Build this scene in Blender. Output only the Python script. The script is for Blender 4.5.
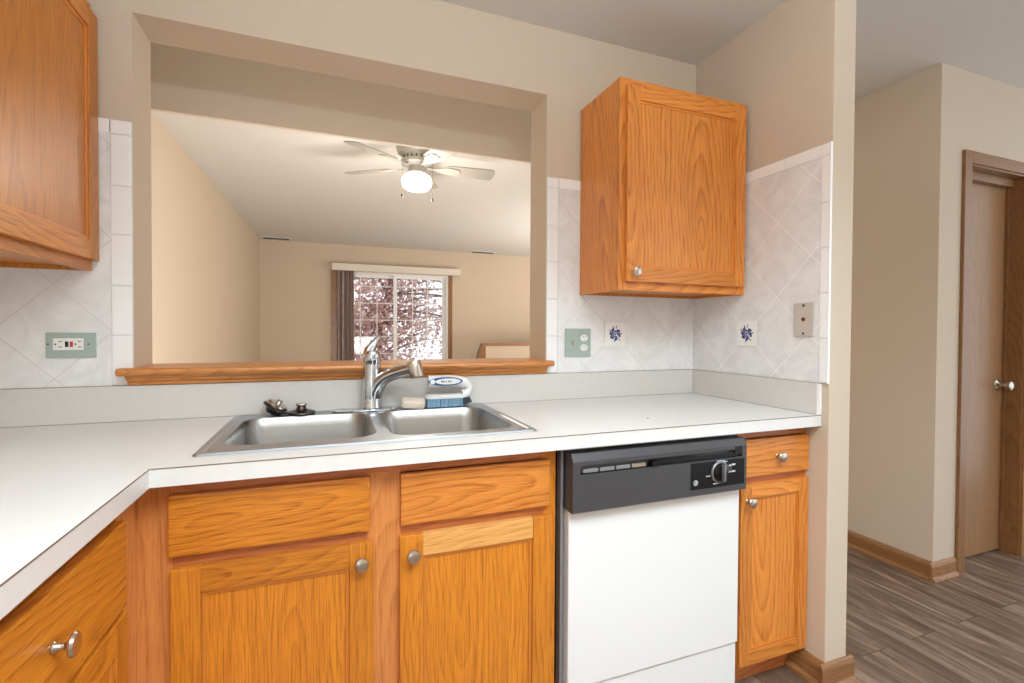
import bpy, bmesh, math, random
from mathutils import Vector, Matrix, noise
random.seed(7)
for o in list(bpy.data.objects): bpy.data.objects.remove(o)
S = bpy.context.scene
COL = S.collection
PI = math.pi

# ------------------------------------------------------------ camera
cam_d = bpy.data.cameras.new('camera'); cam = bpy.data.objects.new('camera', cam_d); COL.objects.link(cam)
yaw, pit, rol, FPX = -0.3759, -0.016, 0.006, 493.2
F = Vector((-math.sin(yaw)*math.cos(pit), math.cos(yaw)*math.cos(pit), math.sin(pit)))
R0 = Vector((math.cos(yaw), math.sin(yaw), 0)); U0 = R0.cross(F)
RR = R0*math.cos(rol)+U0*math.sin(rol); UU = -R0*math.sin(rol)+U0*math.cos(rol)
M = Matrix((RR, UU, -F)).transposed().to_4x4(); M.translation = Vector((-1.5368, -1.8275, 1.2078))
cam.matrix_world = M
cam_d.sensor_width = 36; cam_d.lens = FPX/1024*36
cam_d.shift_x = -0.0117; cam_d.shift_y = -0.0031; cam_d.clip_start = .02
S.camera = cam

# ------------------------------------------------------------ world, lights, exposure
w = bpy.data.worlds.new('world'); S.world = w; w.use_nodes = True
bg = w.node_tree.nodes['Background']; bg.inputs[0].default_value = (0.88, 0.945, 1.0, 1); bg.inputs[1].default_value = 1.15
def area(name, loc, rot, sx, sy, power, col=(1, .96, .9)):
    l = bpy.data.lights.new(name, 'AREA'); l.shape = 'RECTANGLE'; l.size = sx; l.size_y = sy; l.energy = power; l.color = col
    o = bpy.data.objects.new(name, l); o.location = loc; o.rotation_euler = rot; COL.objects.link(o); return o
kl = area('kitchen_ceiling_light', (-.95, -2.0, 2.38), (0, 0, 0), 1.7, .9, 30, (.78, .90, 1)); kl.data.spread = math.radians(135)
area('kitchen_ceiling_fill', (-1.2, -2.3, 1.75), (PI, 0, 0), .5, .5, 44, (.82, .92, 1))  # unseen upward fill, added to brighten the kitchen ceiling
area('living_side_fill', (3.5, 2.9, 1.2), (0, PI/2, 0), 1.7, 3.2, 16, (1, .97, .93))  # added side fill for the living room; the wall has no window here
area('living_up_fill', (2.4, 2.7, .7), (PI, 0, 0), 1.9, 2.4, 72, (1, .97, .94))  # added fill out of view, brightens the living room ceiling
area('beam_fill', (-1.2, .25, .8), (PI/2, 0, 0), 1.6, .45, 30, (1, .97, .95))  # fill hidden behind the sill, added to brighten the beam face
area('hall_front_fill', (2.3, -2.0, 2.45), (0, 0, 0), .5, .5, 5, (.9, .95, 1))  # unseen fill added to brighten the hall wall around the door
vs = S.view_settings
vs.view_transform = 'Standard'; vs.look = 'None'; vs.gamma = 1; vs.use_curve_mapping = False; vs.exposure = 0.56

# ------------------------------------------------------------ materials
def lin(c):
    return tuple(((x/255)/12.92 if x/255 <= .04045 else ((x/255+.055)/1.055)**2.4) for x in c)+(1,)
class NT:
    def __init__(s, name):
        s.m = bpy.data.materials.new(name); s.m.use_nodes = True; s.t = s.m.node_tree; s.b = s.t.nodes['Principled BSDF']
    def n(s, typ, **kw):
        x = s.t.nodes.new(typ)
        for k, v in kw.items():
            if k.startswith('i_'):
                key = k[2:]; x.inputs[int(key) if key.isdigit() else key].default_value = v
            else: setattr(x, k, v)
        return x
    def l(s, a, b): s.t.links.new(a, b)
def plain(name, rgb, rough=.5, metal=0, bump=0, bscale=60, var=0, spec=.5, coat=0):
    N = NT(name); b = N.b; b.inputs['Base Color'].default_value = lin(rgb); b.inputs['Roughness'].default_value = rough
    b.inputs['Metallic'].default_value = metal; b.inputs['Specular IOR Level'].default_value = spec; b.inputs['Coat Weight'].default_value = coat
    tc = N.n('ShaderNodeTexCoord')
    nz = N.n('ShaderNodeTexNoise', i_Scale=bscale, i_Detail=4); N.l(tc.outputs['Object'], nz.inputs['Vector'])
    if bump:
        bp = N.n('ShaderNodeBump', i_Strength=bump, i_Distance=.002); N.l(nz.outputs['Fac'], bp.inputs['Height']); N.l(bp.outputs[0], b.inputs['Normal'])
    if var:
        r = N.n('ShaderNodeMapRange'); r.inputs[3].default_value = 1-var; r.inputs[4].default_value = 1+var*.6
        N.l(nz.outputs['Fac'], r.inputs[0]); mx = N.n('ShaderNodeMix', data_type='RGBA', blend_type='MULTIPLY', i_0=1.0)
        mx.inputs[6].default_value = lin(rgb); N.l(r.outputs[0], mx.inputs[7]); N.l(mx.outputs[2], b.inputs['Base Color'])
    return N.m
def wood(name, light, dark, axis='z', ring=.014, rough=.38, fibre=.36, contrast=.82, tilt=.15, var=.12, coat=.15):
    N = NT(name); b = N.b
    tc = N.n('ShaderNodeTexCoord'); oi = N.n('ShaderNodeObjectInfo')
    rot = {'z': (0, 0, 0), 'x': (0, PI/2, 0), 'y': (PI/2, 0, 0)}[axis]
    mp = N.n('ShaderNodeMapping'); mp.inputs['Rotation'].default_value = rot; N.l(tc.outputs['Object'], mp.inputs[0])
    rv = N.n('ShaderNodeMapRange'); rv.inputs[3].default_value = -.4; rv.inputs[4].default_value = .4; N.l(oi.outputs['Random'], rv.inputs[0])
    cb = N.n('ShaderNodeCombineXYZ')
    m1 = N.n('ShaderNodeMath', operation='MULTIPLY', i_1=.25); N.l(rv.outputs[0], m1.inputs[0]); N.l(m1.outputs[0], cb.inputs[0])
    m2 = N.n('ShaderNodeMath', operation='MULTIPLY', i_1=.12); N.l(rv.outputs[0], m2.inputs[0])
    m2b = N.n('ShaderNodeMath', operation='ADD', i_1=.07); N.l(m2.outputs[0], m2b.inputs[0]); N.l(m2b.outputs[0], cb.inputs[1])
    m3 = N.n('ShaderNodeMath', operation='MULTIPLY', i_1=9.0); N.l(rv.outputs[0], m3.inputs[0])
    ad = N.n('ShaderNodeVectorMath', operation='ADD'); N.l(mp.outputs[0], ad.inputs[0]); N.l(cb.outputs[0], ad.inputs[1])
    # low frequency warp, stretched along the grain
    s1 = N.n('ShaderNodeVectorMath', operation='MULTIPLY'); s1.inputs[1].default_value = (8, 8, 2.6); N.l(ad.outputs[0], s1.inputs[0])
    nw = N.n('ShaderNodeTexNoise', noise_dimensions='4D', i_Scale=1.0, i_Detail=2.5, i_Roughness=.5); N.l(s1.outputs[0], nw.inputs['Vector']); N.l(m3.outputs[0], nw.inputs['W'])
    sb = N.n('ShaderNodeVectorMath', operation='SUBTRACT'); sb.inputs[1].default_value = (.5, .5, .5); N.l(nw.outputs['Color'], sb.inputs[0])
    sc = N.n('ShaderNodeVectorMath', operation='MULTIPLY'); sc.inputs[1].default_value = (.07, .07, 0); N.l(sb.outputs[0], sc.inputs[0])
    a2 = N.n('ShaderNodeVectorMath', operation='ADD'); N.l(ad.outputs[0], a2.inputs[0]); N.l(sc.outputs[0], a2.inputs[1])
    tl = N.n('ShaderNodeMapping'); tl.inputs['Rotation'].default_value = (tilt, tilt*.4, 0); N.l(a2.outputs[0], tl.inputs[0])
    wv = N.n('ShaderNodeTexWave', wave_type='RINGS', rings_direction='Z', wave_profile='SAW', i_Scale=2*PI/(20*ring), i_Distortion=0.0)
    N.l(tl.outputs[0], wv.inputs['Vector'])
    cr = N.n('ShaderNodeValToRGB'); e = cr.color_ramp.elements
    e[0].position = 0; e[0].color = (0, 0, 0, 1); e[1].position = 1; e[1].color = (.15, .15, .15, 1)
    k = cr.color_ramp.elements.new(.55); k.color = (.35, .35, .35, 1); k = cr.color_ramp.elements.new(.88); k.color = (1, 1, 1, 1)
    N.l(wv.outputs['Fac'], cr.inputs[0])
    # pores
    s2 = N.n('ShaderNodeVectorMath', operation='MULTIPLY'); s2.inputs[1].default_value = (420, 420, 11); N.l(ad.outputs[0], s2.inputs[0])
    nf = N.n('ShaderNodeTexNoise', i_Scale=1.0, i_Detail=3, i_Roughness=.6); N.l(s2.outputs[0], nf.inputs['Vector'])
    fr = N.n('ShaderNodeMapRange'); fr.inputs[1].default_value = .38; fr.inputs[2].default_value = .68; N.l(nf.outputs['Fac'], fr.inputs[0])
    g1 = N.n('ShaderNodeMath', operation='MULTIPLY', i_1=.62*contrast); N.l(cr.outputs[0], g1.inputs[0])
    g0 = N.n('ShaderNodeMath', operation='MULTIPLY_ADD', i_1=.9, i_2=.35); N.l(fr.outputs[0], g0.inputs[0])
    g1b = N.n('ShaderNodeMath', operation='MULTIPLY'); N.l(g1.outputs[0], g1b.inputs[0]); N.l(g0.outputs[0], g1b.inputs[1])
    g2 = N.n('ShaderNodeMath', operation='MULTIPLY_ADD', i_1=fibre); N.l(fr.outputs[0], g2.inputs[0]); N.l(g1b.outputs[0], g2.inputs[2])
    # broad bands
    s3 = N.n('ShaderNodeVectorMath', operation='MULTIPLY'); s3.inputs[1].default_value = (22, 22, 1.2); N.l(ad.outputs[0], s3.inputs[0])
    nb = N.n('ShaderNodeTexNoise', i_Scale=1.0, i_Detail=2); N.l(s3.outputs[0], nb.inputs['Vector'])
    g3 = N.n('ShaderNodeMath', operation='MULTIPLY_ADD', i_1=.5, i_2=-.22); N.l(nb.outputs['Fac'], g3.inputs[0])
    g4 = N.n('ShaderNodeMath', operation='ADD', use_clamp=True); N.l(g2.outputs[0], g4.inputs[0]); N.l(g3.outputs[0], g4.inputs[1])
    mx = N.n('ShaderNodeMix', data_type='RGBA'); mx.inputs[6].default_value = lin(light); mx.inputs[7].default_value = lin(dark)
    N.l(g4.outputs[0], mx.inputs[0])
    vr = N.n('ShaderNodeMapRange'); vr.inputs[3].default_value = 1-var; vr.inputs[4].default_value = 1+var
    fx = N.n('ShaderNodeMath', operation='FRACT'); m7 = N.n('ShaderNodeMath', operation='MULTIPLY', i_1=7.31); N.l(oi.outputs['Random'], m7.inputs[0]); N.l(m7.outputs[0], fx.inputs[0]); N.l(fx.outputs[0], vr.inputs[0])
    hv = N.n('ShaderNodeHueSaturation'); N.l(mx.outputs[2], hv.inputs['Color']); N.l(vr.outputs[0], hv.inputs['Value'])
    N.l(hv.outputs[0], b.inputs['Base Color'])
    b.inputs['Roughness'].default_value = rough; b.inputs['Coat Weight'].default_value = coat; b.inputs['Coat Roughness'].default_value = .25
    bp = N.n('ShaderNodeBump', i_Strength=.12, i_Distance=.0008); N.l(g4.outputs[0], bp.inputs['Height']); bp.invert = True; N.l(bp.outputs[0], b.inputs['Normal'])
    return N.m
OL, OD = (220, 138, 40), (152, 78, 14)
OAK = {a: wood('honey_oak_'+a, OL, OD, a, contrast=.62 if a == 'z' else .9, fibre=.42) for a in 'xyz'}
OAKP = wood('pinkish_oak_panel', (230, 152, 82), (182, 102, 44), 'z', ring=.02)
OAKPX = wood('pinkish_oak_rail', (208, 128, 70), (158, 84, 40), 'x', ring=.02)
BEAD = wood('oak_bead', (214, 130, 48), (168, 88, 24), 'z', contrast=.05, fibre=.15)
OAKU = {a: wood('light_oak_'+a, (232, 150, 64), (174, 90, 24), a, ring=.017, contrast=1.1) for a in 'xyz'}
OAKPALE = wood('pale_oak_rail', (238, 180, 104), (200, 128, 58), 'x')
SILL = wood('sill_oak', (214, 142, 72), (150, 84, 34), 'x', ring=.012)
TRIM = {a: wood('trim_oak_'+a, (158, 112, 68), (112, 72, 38), a, ring=.012) for a in 'xyz'}
VEN = wood('door_veneer', (154, 116, 80), (124, 88, 56), 'z', ring=.025, fibre=.4, contrast=.5)
paint = plain('beige_wall_paint', (209, 193, 173), .75, bump=.12, bscale=90, spec=.25)
paintL = plain('living_wall_paint', (208, 191, 170), .75, bump=.1, bscale=90, spec=.25)
ceilm = plain('ceiling_paint', (216, 212, 206), .85, bump=.25, bscale=120, spec=.2)
lam = plain('white_laminate', (226, 225, 222), .32, var=.05, bscale=45)
lamS = plain('splash_laminate', (214, 211, 206), .35, var=.05, bscale=45)
seam = plain('laminate_seam', (128, 112, 96), .6)
borderm = plain('white_border_tile', (247, 248, 248), .18, var=.02, bscale=12)
tilew = plain('cream_tile', (244, 242, 238), .2, var=.02)
groutm = plain('pale_grout', (224, 223, 220), .8)
steel = plain('stainless_steel', (182, 187, 192), .38, 1, bump=.03, bscale=300)
bowlm = plain('satin_steel_bowl', (178, 177, 174), .34, 1, bump=.04, bscale=200)
chrome = plain('chrome', (205, 209, 214), .1, 1)
nickel = plain('satin_nickel', (205, 196, 184), .25, 1)
dsteel = plain('tarnished_steel', (92, 84, 80), .35, 1, var=.3, bscale=80)
rubber = plain('black_rubber', (20, 20, 20), .6)
blackp = plain('charcoal_plastic', (68, 67, 69), .42, bump=.08, bscale=500)
blackg = plain('glossy_black', (9, 9, 10), .18)
blackm = plain('matt_black', (14, 13, 12), .8)
greym = plain('grey_trim', (160, 162, 166), .35, .6)
ringm = plain('grey_ring', (125, 125, 128), .35, .3)
white = plain('white_enamel', (236, 237, 236), .25, var=.01, bscale=5)
whitep = plain('white_plastic', (238, 238, 236), .35)
markm = plain('printed_white', (205, 205, 205), .5)
sage = plain('sage_plate', (164, 180, 172), .4)
almond = plain('almond_plate', (204, 196, 188), .38, .2)
redp = plain('red_button', (190, 50, 48), .4)
brassm = plain('brass', (170, 120, 60), .3, 1)
bluep = plain('label_blue', (46, 88, 150), .4)
blueb = plain('blue_bristle', (150, 190, 218), .6, var=.3, bscale=200)
greyb = plain('dark_bristle', (70, 76, 88), .6)
soapm = plain('soap', (244, 232, 214), .45)
bluef = [plain('glaze_blue_%d' % i, c, .3) for i, c in enumerate(((48, 62, 118), (96, 110, 160), (30, 38, 72)))]
blade = plain('fan_blade_grey', (156, 150, 140), .5)
fanw = plain('fan_metal', (186, 182, 174), .35, .3)
vinyl = plain('white_vinyl', (244, 244, 243), .4)
valm = plain('valance', (226, 218, 204), .5)
def mk_tl(m, c, f):
    t = m.node_tree; b = t.nodes['Principled BSDF']; tr = t.nodes.new('ShaderNodeBsdfTranslucent'); tr.inputs[0].default_value = lin(c)
    mx = t.nodes.new('ShaderNodeMixShader'); mx.inputs[0].default_value = f; t.links.new(b.outputs[0], mx.inputs[1]); t.links.new(tr.outputs[0], mx.inputs[2]); t.links.new(mx.outputs[0], t.nodes['Material Output'].inputs[0])
blindm = plain('taupe_blind', (212, 198, 192), .7); mk_tl(blindm, (225, 208, 200), .6)
bark = plain('bark', (120, 96, 90), .9, bump=.5, bscale=20)
def mk_emit():
    N = NT('lamp_glass'); N.b.inputs['Base Color'].default_value = (1, .97, .9, 1)
    N.b.inputs['Emission Color'].default_value = (1, .95, .86, 1); N.b.inputs['Emission Strength'].default_value = 3.2; return N.m
globe_m = mk_emit()
def mk_glass():
    N = NT('window_glass'); t = N.t
    tr = N.n('ShaderNodeBsdfTransparent'); gl = N.n('ShaderNodeBsdfGlossy', i_Roughness=.02); lw = N.n('ShaderNodeFresnel', i_IOR=1.45)
    mx = N.n('ShaderNodeMixShader'); N.l(lw.outputs[0], mx.inputs[0]); N.l(tr.outputs[0], mx.inputs[1]); N.l(gl.outputs[0], mx.inputs[2])
    N.l(mx.outputs[0], t.nodes['Material Output'].inputs[0]); return N.m
glassm = mk_glass()
def mk_leaf():
    N = NT('mauve_leaf'); t = N.t; oi = N.n('ShaderNodeTexCoord'); nz = N.n('ShaderNodeTexNoise', i_Scale=3.0, i_Detail=3); N.l(oi.outputs['Object'], nz.inputs['Vector'])
    cr = N.n('ShaderNodeValToRGB'); cr.color_ramp.elements[0].position = .35; cr.color_ramp.elements[0].color = lin((168, 128, 126)); cr.color_ramp.elements[1].position = .65; cr.color_ramp.elements[1].color = lin((232, 196, 186))
    N.l(nz.outputs['Fac'], cr.inputs[0])
    d = N.n('ShaderNodeBsdfDiffuse'); tr = N.n('ShaderNodeBsdfTranslucent'); N.l(cr.outputs[0], d.inputs[0]); N.l(cr.outputs[0], tr.inputs[0])
    mx = N.n('ShaderNodeMixShader', i_0=.5); N.l(d.outputs[0], mx.inputs[1]); N.l(tr.outputs[0], mx.inputs[2]); N.l(mx.outputs[0], t.nodes['Material Output'].inputs[0]); return N.m
leafm = mk_leaf()
def mk_tile(name, axis, ox, oz, size, base, grout):
    # diagonal square tiles on a vertical wall; (u, z) rotated by 45 degrees
    N = NT(name); tc = N.n('ShaderNodeTexCoord'); gm = N.n('ShaderNodeNewGeometry'); sp = N.n('ShaderNodeSeparateXYZ'); N.l(gm.outputs['Position'], sp.inputs[0])
    u = sp.outputs[0 if axis == 'x' else 1]; z = sp.outputs[2]
    def line(sign):
        a = N.n('ShaderNodeMath', operation='SUBTRACT', i_1=ox); N.l(u, a.inputs[0])
        c = N.n('ShaderNodeMath', operation='SUBTRACT', i_1=oz); N.l(z, c.inputs[0])
        s = N.n('ShaderNodeMath', operation='ADD' if sign > 0 else 'SUBTRACT'); N.l(a.outputs[0], s.inputs[0]); N.l(c.outputs[0], s.inputs[1])
        d = N.n('ShaderNodeMath', operation='DIVIDE', i_1=size*math.sqrt(2)); N.l(s.outputs[0], d.inputs[0])
        f = N.n('ShaderNodeMath', operation='PINGPONG', i_1=.5); N.l(d.outputs[0], f.inputs[0])   # 0 on the joint
        r = N.n('ShaderNodeMath', operation='LESS_THAN', i_1=.0016/size); N.l(f.outputs[0], r.inputs[0]); return r
    l1, l2 = line(1), line(-1); mxm = N.n('ShaderNodeMath', operation='MAXIMUM'); N.l(l1.outputs[0], mxm.inputs[0]); N.l(l2.outputs[0], mxm.inputs[1])
    nz = N.n('ShaderNodeTexNoise', i_Scale=9.0, i_Detail=7, i_Roughness=.65, i_Distortion=1.2); N.l(gm.outputs['Position'], nz.inputs['Vector'])
    cr = N.n('ShaderNodeValToRGB'); cr.color_ramp.elements[0].position = .35; cr.color_ramp.elements[1].position = .62
    cr.color_ramp.elements[0].color = lin(tuple(c-13 for c in base)); cr.color_ramp.elements[1].color = lin(base); N.l(nz.outputs['Fac'], cr.inputs[0])
    mx = N.n('ShaderNodeMix', data_type='RGBA'); mx.inputs[7].default_value = lin(grout); N.l(mxm.outputs[0], mx.inputs[0]); N.l(cr.outputs[0], mx.inputs[6])
    N.l(mx.outputs[2], N.b.inputs['Base Color']); N.b.inputs['Roughness'].default_value = .22
    bp = N.n('ShaderNodeBump', i_Strength=.35, i_Distance=.001); bp.invert = True; N.l(mxm.outputs[0], bp.inputs['Height']); N.l(bp.outputs[0], N.b.inputs['Normal']); return N.m
tileA = mk_tile('diagonal_tile_back', 'x', -2.276, 1.334, .1945, (240, 240, 240), (220, 219, 216))
tileA2 = mk_tile('diagonal_tile_back_right', 'x', -.401, 1.194, .1945, (240, 240, 240), (222, 221, 218))
tileR = mk_tile('diagonal_tile_side', 'y', -.323, 1.2005, .1945, (236, 236, 236), (248, 248, 248))
def mk_floor():
    N = NT('grey_brown_planks'); gm = N.n('ShaderNodeNewGeometry'); mp = N.n('ShaderNodeMapping'); mp.inputs['Rotation'].default_value = (0, 0, PI/2); N.l(gm.outputs['Position'], mp.inputs[0])
    br = N.n('ShaderNodeTexBrick', i_Scale=1.0); br.inputs['Brick Width'].default_value = 1.2; br.inputs['Row Height'].default_value = .15; br.inputs['Mortar Size'].default_value = .0015
    br.inputs['Color1'].default_value = (0, 0, 0, 1); br.inputs['Color2'].default_value = (1, 1, 1, 1); br.inputs['Mortar'].default_value = (.0, .0, .0, 1); N.l(mp.outputs[0], br.inputs['Vector'])
    st = N.n('ShaderNodeVectorMath', operation='MULTIPLY'); st.inputs[1].default_value = (14, 1.6, 1); N.l(gm.outputs['Position'], st.inputs[0])
    of = N.n('ShaderNodeVectorMath', operation='ADD'); N.l(st.outputs[0], of.inputs[0])
    m = N.n('ShaderNodeVectorMath', operation='SCALE'); m.inputs['Scale'].default_value = 7; N.l(br.outputs['Color'], m.inputs[0]); N.l(m.outputs[0], of.inputs[1])
    nz = N.n('ShaderNodeTexNoise', i_Scale=1.0, i_Detail=6, i_Roughness=.65, i_Distortion=1.5); N.l(of.outputs[0], nz.inputs['Vector'])
    cr = N.n('ShaderNodeValToRGB'); e = cr.color_ramp.elements; e[0].position = .3; e[0].color = lin((80, 62, 50)); e[1].position = .72; e[1].color = lin((166, 144, 124))
    k = e.new(.5); k.color = lin((120, 98, 82)); N.l(nz.outputs['Fac'], cr.inputs[0])
    mx = N.n('ShaderNodeMix', data_type='RGBA', blend_type='MULTIPLY'); mx.inputs[7].default_value = (.35, .3, .27, 1); N.l(br.outputs['Fac'], mx.inputs[0]); N.l(cr.outputs[0], mx.inputs[6])
    N.l(mx.outputs[2], N.b.inputs['Base Color']); N.b.inputs['Roughness'].default_value = .42; return N.m
floorm = mk_floor()
carpet = plain('beige_carpet', (204, 194, 180), .95, bump=.6, bscale=300, var=.1)
grass = plain('lawn', (120, 130, 90), .95, var=.3, bscale=4)

# ------------------------------------------------------------ mesh helpers
def box(bm, x0, x1, y0, y1, z0, z1, bev=0):
    x0, x1 = sorted((x0, x1)); y0, y1 = sorted((y0, y1)); z0, z1 = sorted((z0, z1))
    v = [bm.verts.new(p) for p in ((x0, y0, z0), (x1, y0, z0), (x1, y1, z0), (x0, y1, z0), (x0, y0, z1), (x1, y0, z1), (x1, y1, z1), (x0, y1, z1))]
    fs = [bm.faces.new([v[i] for i in q]) for q in ((0, 3, 2, 1), (4, 5, 6, 7), (0, 1, 5, 4), (1, 2, 6, 5), (2, 3, 7, 6), (3, 0, 4, 7))]
    if bev:
        es = {e for f in fs for e in f.edges}; bmesh.ops.bevel(bm, geom=list(es), offset=bev, segments=2, affect='EDGES', profile=.6)
def prism(bm, pts, axis, a, b, bev=0):
    # pts: 2D outline in the other two axes (cyclic order x,y,z without axis), extruded along axis from a to b
    def P(p, t):
        return {'x': (t, p[0], p[1]), 'y': (p[0], t, p[1]), 'z': (p[0], p[1], t)}[axis]
    A = [bm.verts.new(P(p, a)) for p in pts]; B = [bm.verts.new(P(p, b)) for p in pts]
    fs = [bm.faces.new(A), bm.faces.new(B[::-1])]
    n = len(pts)
    for i in range(n): fs.append(bm.faces.new((A[i], B[i], B[(i+1) % n], A[(i+1) % n])))
    bmesh.ops.recalc_face_normals(bm, faces=fs)
    if bev:
        es = {e for f in fs for e in f.edges}; bmesh.ops.bevel(bm, geom=list(es), offset=bev, segments=2, affect='EDGES', profile=.6)
def gridsolid(bm, us, vs_, mask, w0, w1, axis):
    # solid slab with holes: cells of the (us x vs) grid where mask(u,v) is true, shared vertices
    def P(u, v, t): return {'x': (t, u, v), 'y': (u, t, v), 'z': (u, v, t)}[axis]
    vt = {}
    def g(i, j, k):
        if (i, j, k) not in vt: vt[i, j, k] = bm.verts.new(P(us[i], vs_[j], (w0, w1)[k]))
        return vt[i, j, k]
    ok = lambda i, j: 0 <= i < len(us)-1 and 0 <= j < len(vs_)-1 and mask((us[i]+us[i+1])/2, (vs_[j]+vs_[j+1])/2)
    for i in range(len(us)-1):
        for j in range(len(vs_)-1):
            if not ok(i, j): continue
            for k in (0, 1): bm.faces.new((g(i, j, k), g(i+1, j, k), g(i+1, j+1, k), g(i, j+1, k)))
            if not ok(i-1, j): bm.faces.new((g(i, j, 0), g(i, j+1, 0), g(i, j+1, 1), g(i, j, 1)))
            if not ok(i+1, j): bm.faces.new((g(i+1, j, 0), g(i+1, j+1, 0), g(i+1, j+1, 1), g(i+1, j, 1)))
            if not ok(i, j-1): bm.faces.new((g(i, j, 0), g(i+1, j, 0), g(i+1, j, 1), g(i, j, 1)))
            if not ok(i, j+1): bm.faces.new((g(i, j+1, 0), g(i+1, j+1, 0), g(i+1, j+1, 1), g(i, j+1, 1)))
    bmesh.ops.recalc_face_normals(bm, faces=bm.faces)
def lathe(bm, prof, origin=(0, 0, 0), axis=(0, 0, 1), seg=28, sx=1, sy=1):
    q = Vector((0, 0, 1)).rotation_difference(Vector(axis).normalized()); o = Vector(origin); rings = []
    for r, h in prof:
        if r < 1e-6: rings.append([bm.verts.new(o+q @ Vector((0, 0, h)))])
        else: rings.append([bm.verts.new(o+q @ Vector((sx*r*math.cos(2*PI*i/seg), sy*r*math.sin(2*PI*i/seg), h))) for i in range(seg)])
    fs = []
    for a, b in zip(rings, rings[1:]):
        for i in range(seg):
            j = (i+1) % seg
            if len(a) == 1 and len(b) == 1: continue
            if len(a) == 1: fs.append(bm.faces.new((a[0], b[i], b[j])))
            elif len(b) == 1: fs.append(bm.faces.new((a[i], b[0], a[j])))
            else: fs.append(bm.faces.new((a[i], b[i], b[j], a[j])))
    if len(rings[0]) > 1: fs.append(bm.faces.new(rings[0]))
    if len(rings[-1]) > 1: fs.append(bm.faces.new(rings[-1]))
    bmesh.ops.recalc_face_normals(bm, faces=fs)
def tube(bm, pts, rad, seg=16, flat=1.0):
    pts = [Vector(p) for p in pts]; rs = rad if isinstance(rad, (list, tuple)) else [rad]*len(pts); rings = []; ref = None
    for i, p in enumerate(pts):
        t = (pts[min(i+1, len(pts)-1)]-pts[max(i-1, 0)]).normalized()
        if ref is None: ref = t.orthogonal().normalized()
        ref = (ref-t*ref.dot(t)).normalized(); s = t.cross(ref)
        rings.append([bm.verts.new(p+rs[i]*(ref*math.cos(2*PI*k/seg)+s*math.sin(2*PI*k/seg)*flat)) for k in range(seg)])
    fs = []
    for a, b in zip(rings, rings[1:]):
        for k in range(seg): fs.append(bm.faces.new((a[k], a[(k+1) % seg], b[(k+1) % seg], b[k])))
    fs.append(bm.faces.new(rings[0][::-1])); fs.append(bm.faces.new(rings[-1])); bmesh.ops.recalc_face_normals(bm, faces=fs)
def bez(p, n=16):
    out = []; p = [Vector(a) for a in p]
    for i in range(n+1):
        t = i/n; q = list(p)
        while len(q) > 1: q = [a.lerp(b, t) for a, b in zip(q, q[1:])]
        out.append(q[0])
    return out
def worldloc(o):
    v = Vector((0, 0, 0))
    while o: v = v+o.location; o = o.parent
    return v
def finish(name, bm, mat, parent=None, smooth=False, origin=None):
    # bm is authored in world coordinates; the object's origin is the parent's (or its own base centre)
    me = bpy.data.meshes.new(name)
    base = worldloc(parent) if parent else Vector((0, 0, 0))
    if origin is None:
        xs = [v.co for v in bm.verts]
        lo = Vector([min(c[i] for c in xs) for i in range(3)]); hi = Vector([max(c[i] for c in xs) for i in range(3)])
        origin = Vector(((lo.x+hi.x)/2, (lo.y+hi.y)/2, lo.z))
    origin = Vector(origin)
    bmesh.ops.translate(bm, verts=bm.verts, vec=-origin)
    bm.to_mesh(me); bm.free(); me.materials.append(mat)
    if smooth:
        for p in me.polygons: p.use_smooth = True
        me.set_sharp_from_angle(angle=math.radians(38)) if hasattr(me, 'set_sharp_from_angle') else None
    o = bpy.data.objects.new(name, me); COL.objects.link(o); o.parent = parent; o.location = origin-base
    return o
def B(name, mat, parent, boxes, bev=0.0, join=False):
    # one object per box unless the boxes are the pattern of one part
    if len(boxes) > 1 and not join:
        return [B(name, mat, parent, [b], bev) for b in boxes][0]
    bm = bmesh.new()
    for b in boxes: box(bm, *b, bev=bev)
    return finish(name, bm, mat, parent, smooth=False)
def frame(name, mat, parent, u0, u1, z0, z1, w, d0, d1, axis, wt=None, wb=None, bev=0):
    # one connected rectangular frame in a vertical plane; axis = normal
    wt = w if wt is None else wt; wb = w if wb is None else wb; bm = bmesh.new()
    zs = [z0, z0+wb, z1-wt, z1] if wb else [z0, z1-wt, z1]
    gridsolid(bm, [u0, u0+w, u1-w, u1], zs, lambda u, v: not (u0+w < u < u1-w and z0+wb < v < z1-wt), d0, d1, axis)
    if bev: bmesh.ops.bevel(bm, geom=[e for e in bm.edges if e.calc_face_angle(0) > .5], offset=bev, segments=2, affect='EDGES', profile=.6)
    return finish(name, bm, mat, parent)
def SB(*a, **k):
    n0 = set(bpy.data.objects)
    o = B(*a, **k)
    for x in set(bpy.data.objects)-n0: x['kind'] = 'structure'
    return o
def thing(name, label, cat, loc, group=None):
    o = bpy.data.objects.new(name, None); o.empty_display_size = .1; COL.objects.link(o); o.location = loc; tag(o, label, cat, group); return o
def tag(o, label, cat, group=None):
    o['label'] = label; o['category'] = cat
    if group: o['group'] = group
    return o
def struct(o, label=None):
    o['kind'] = 'structure'
    if label: o['label'] = label
    return o

# ------------------------------------------------------------ key dimensions
ZC = .9265; CT = .038; ZB = ZC-CT; D = .643; W = .022; PX1 = .125; YE = -.668; H = 2.422; HH = 2.505
XI = -1.871; XL = -2.525; TH = .168; OX0, OX1, OZ0, OZ1 = -2.089, -.7226, 1.062, 2.157; FY = -.582   # FY: face frame plane of back run
FX = -1.912; ZS = 1.034

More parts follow.
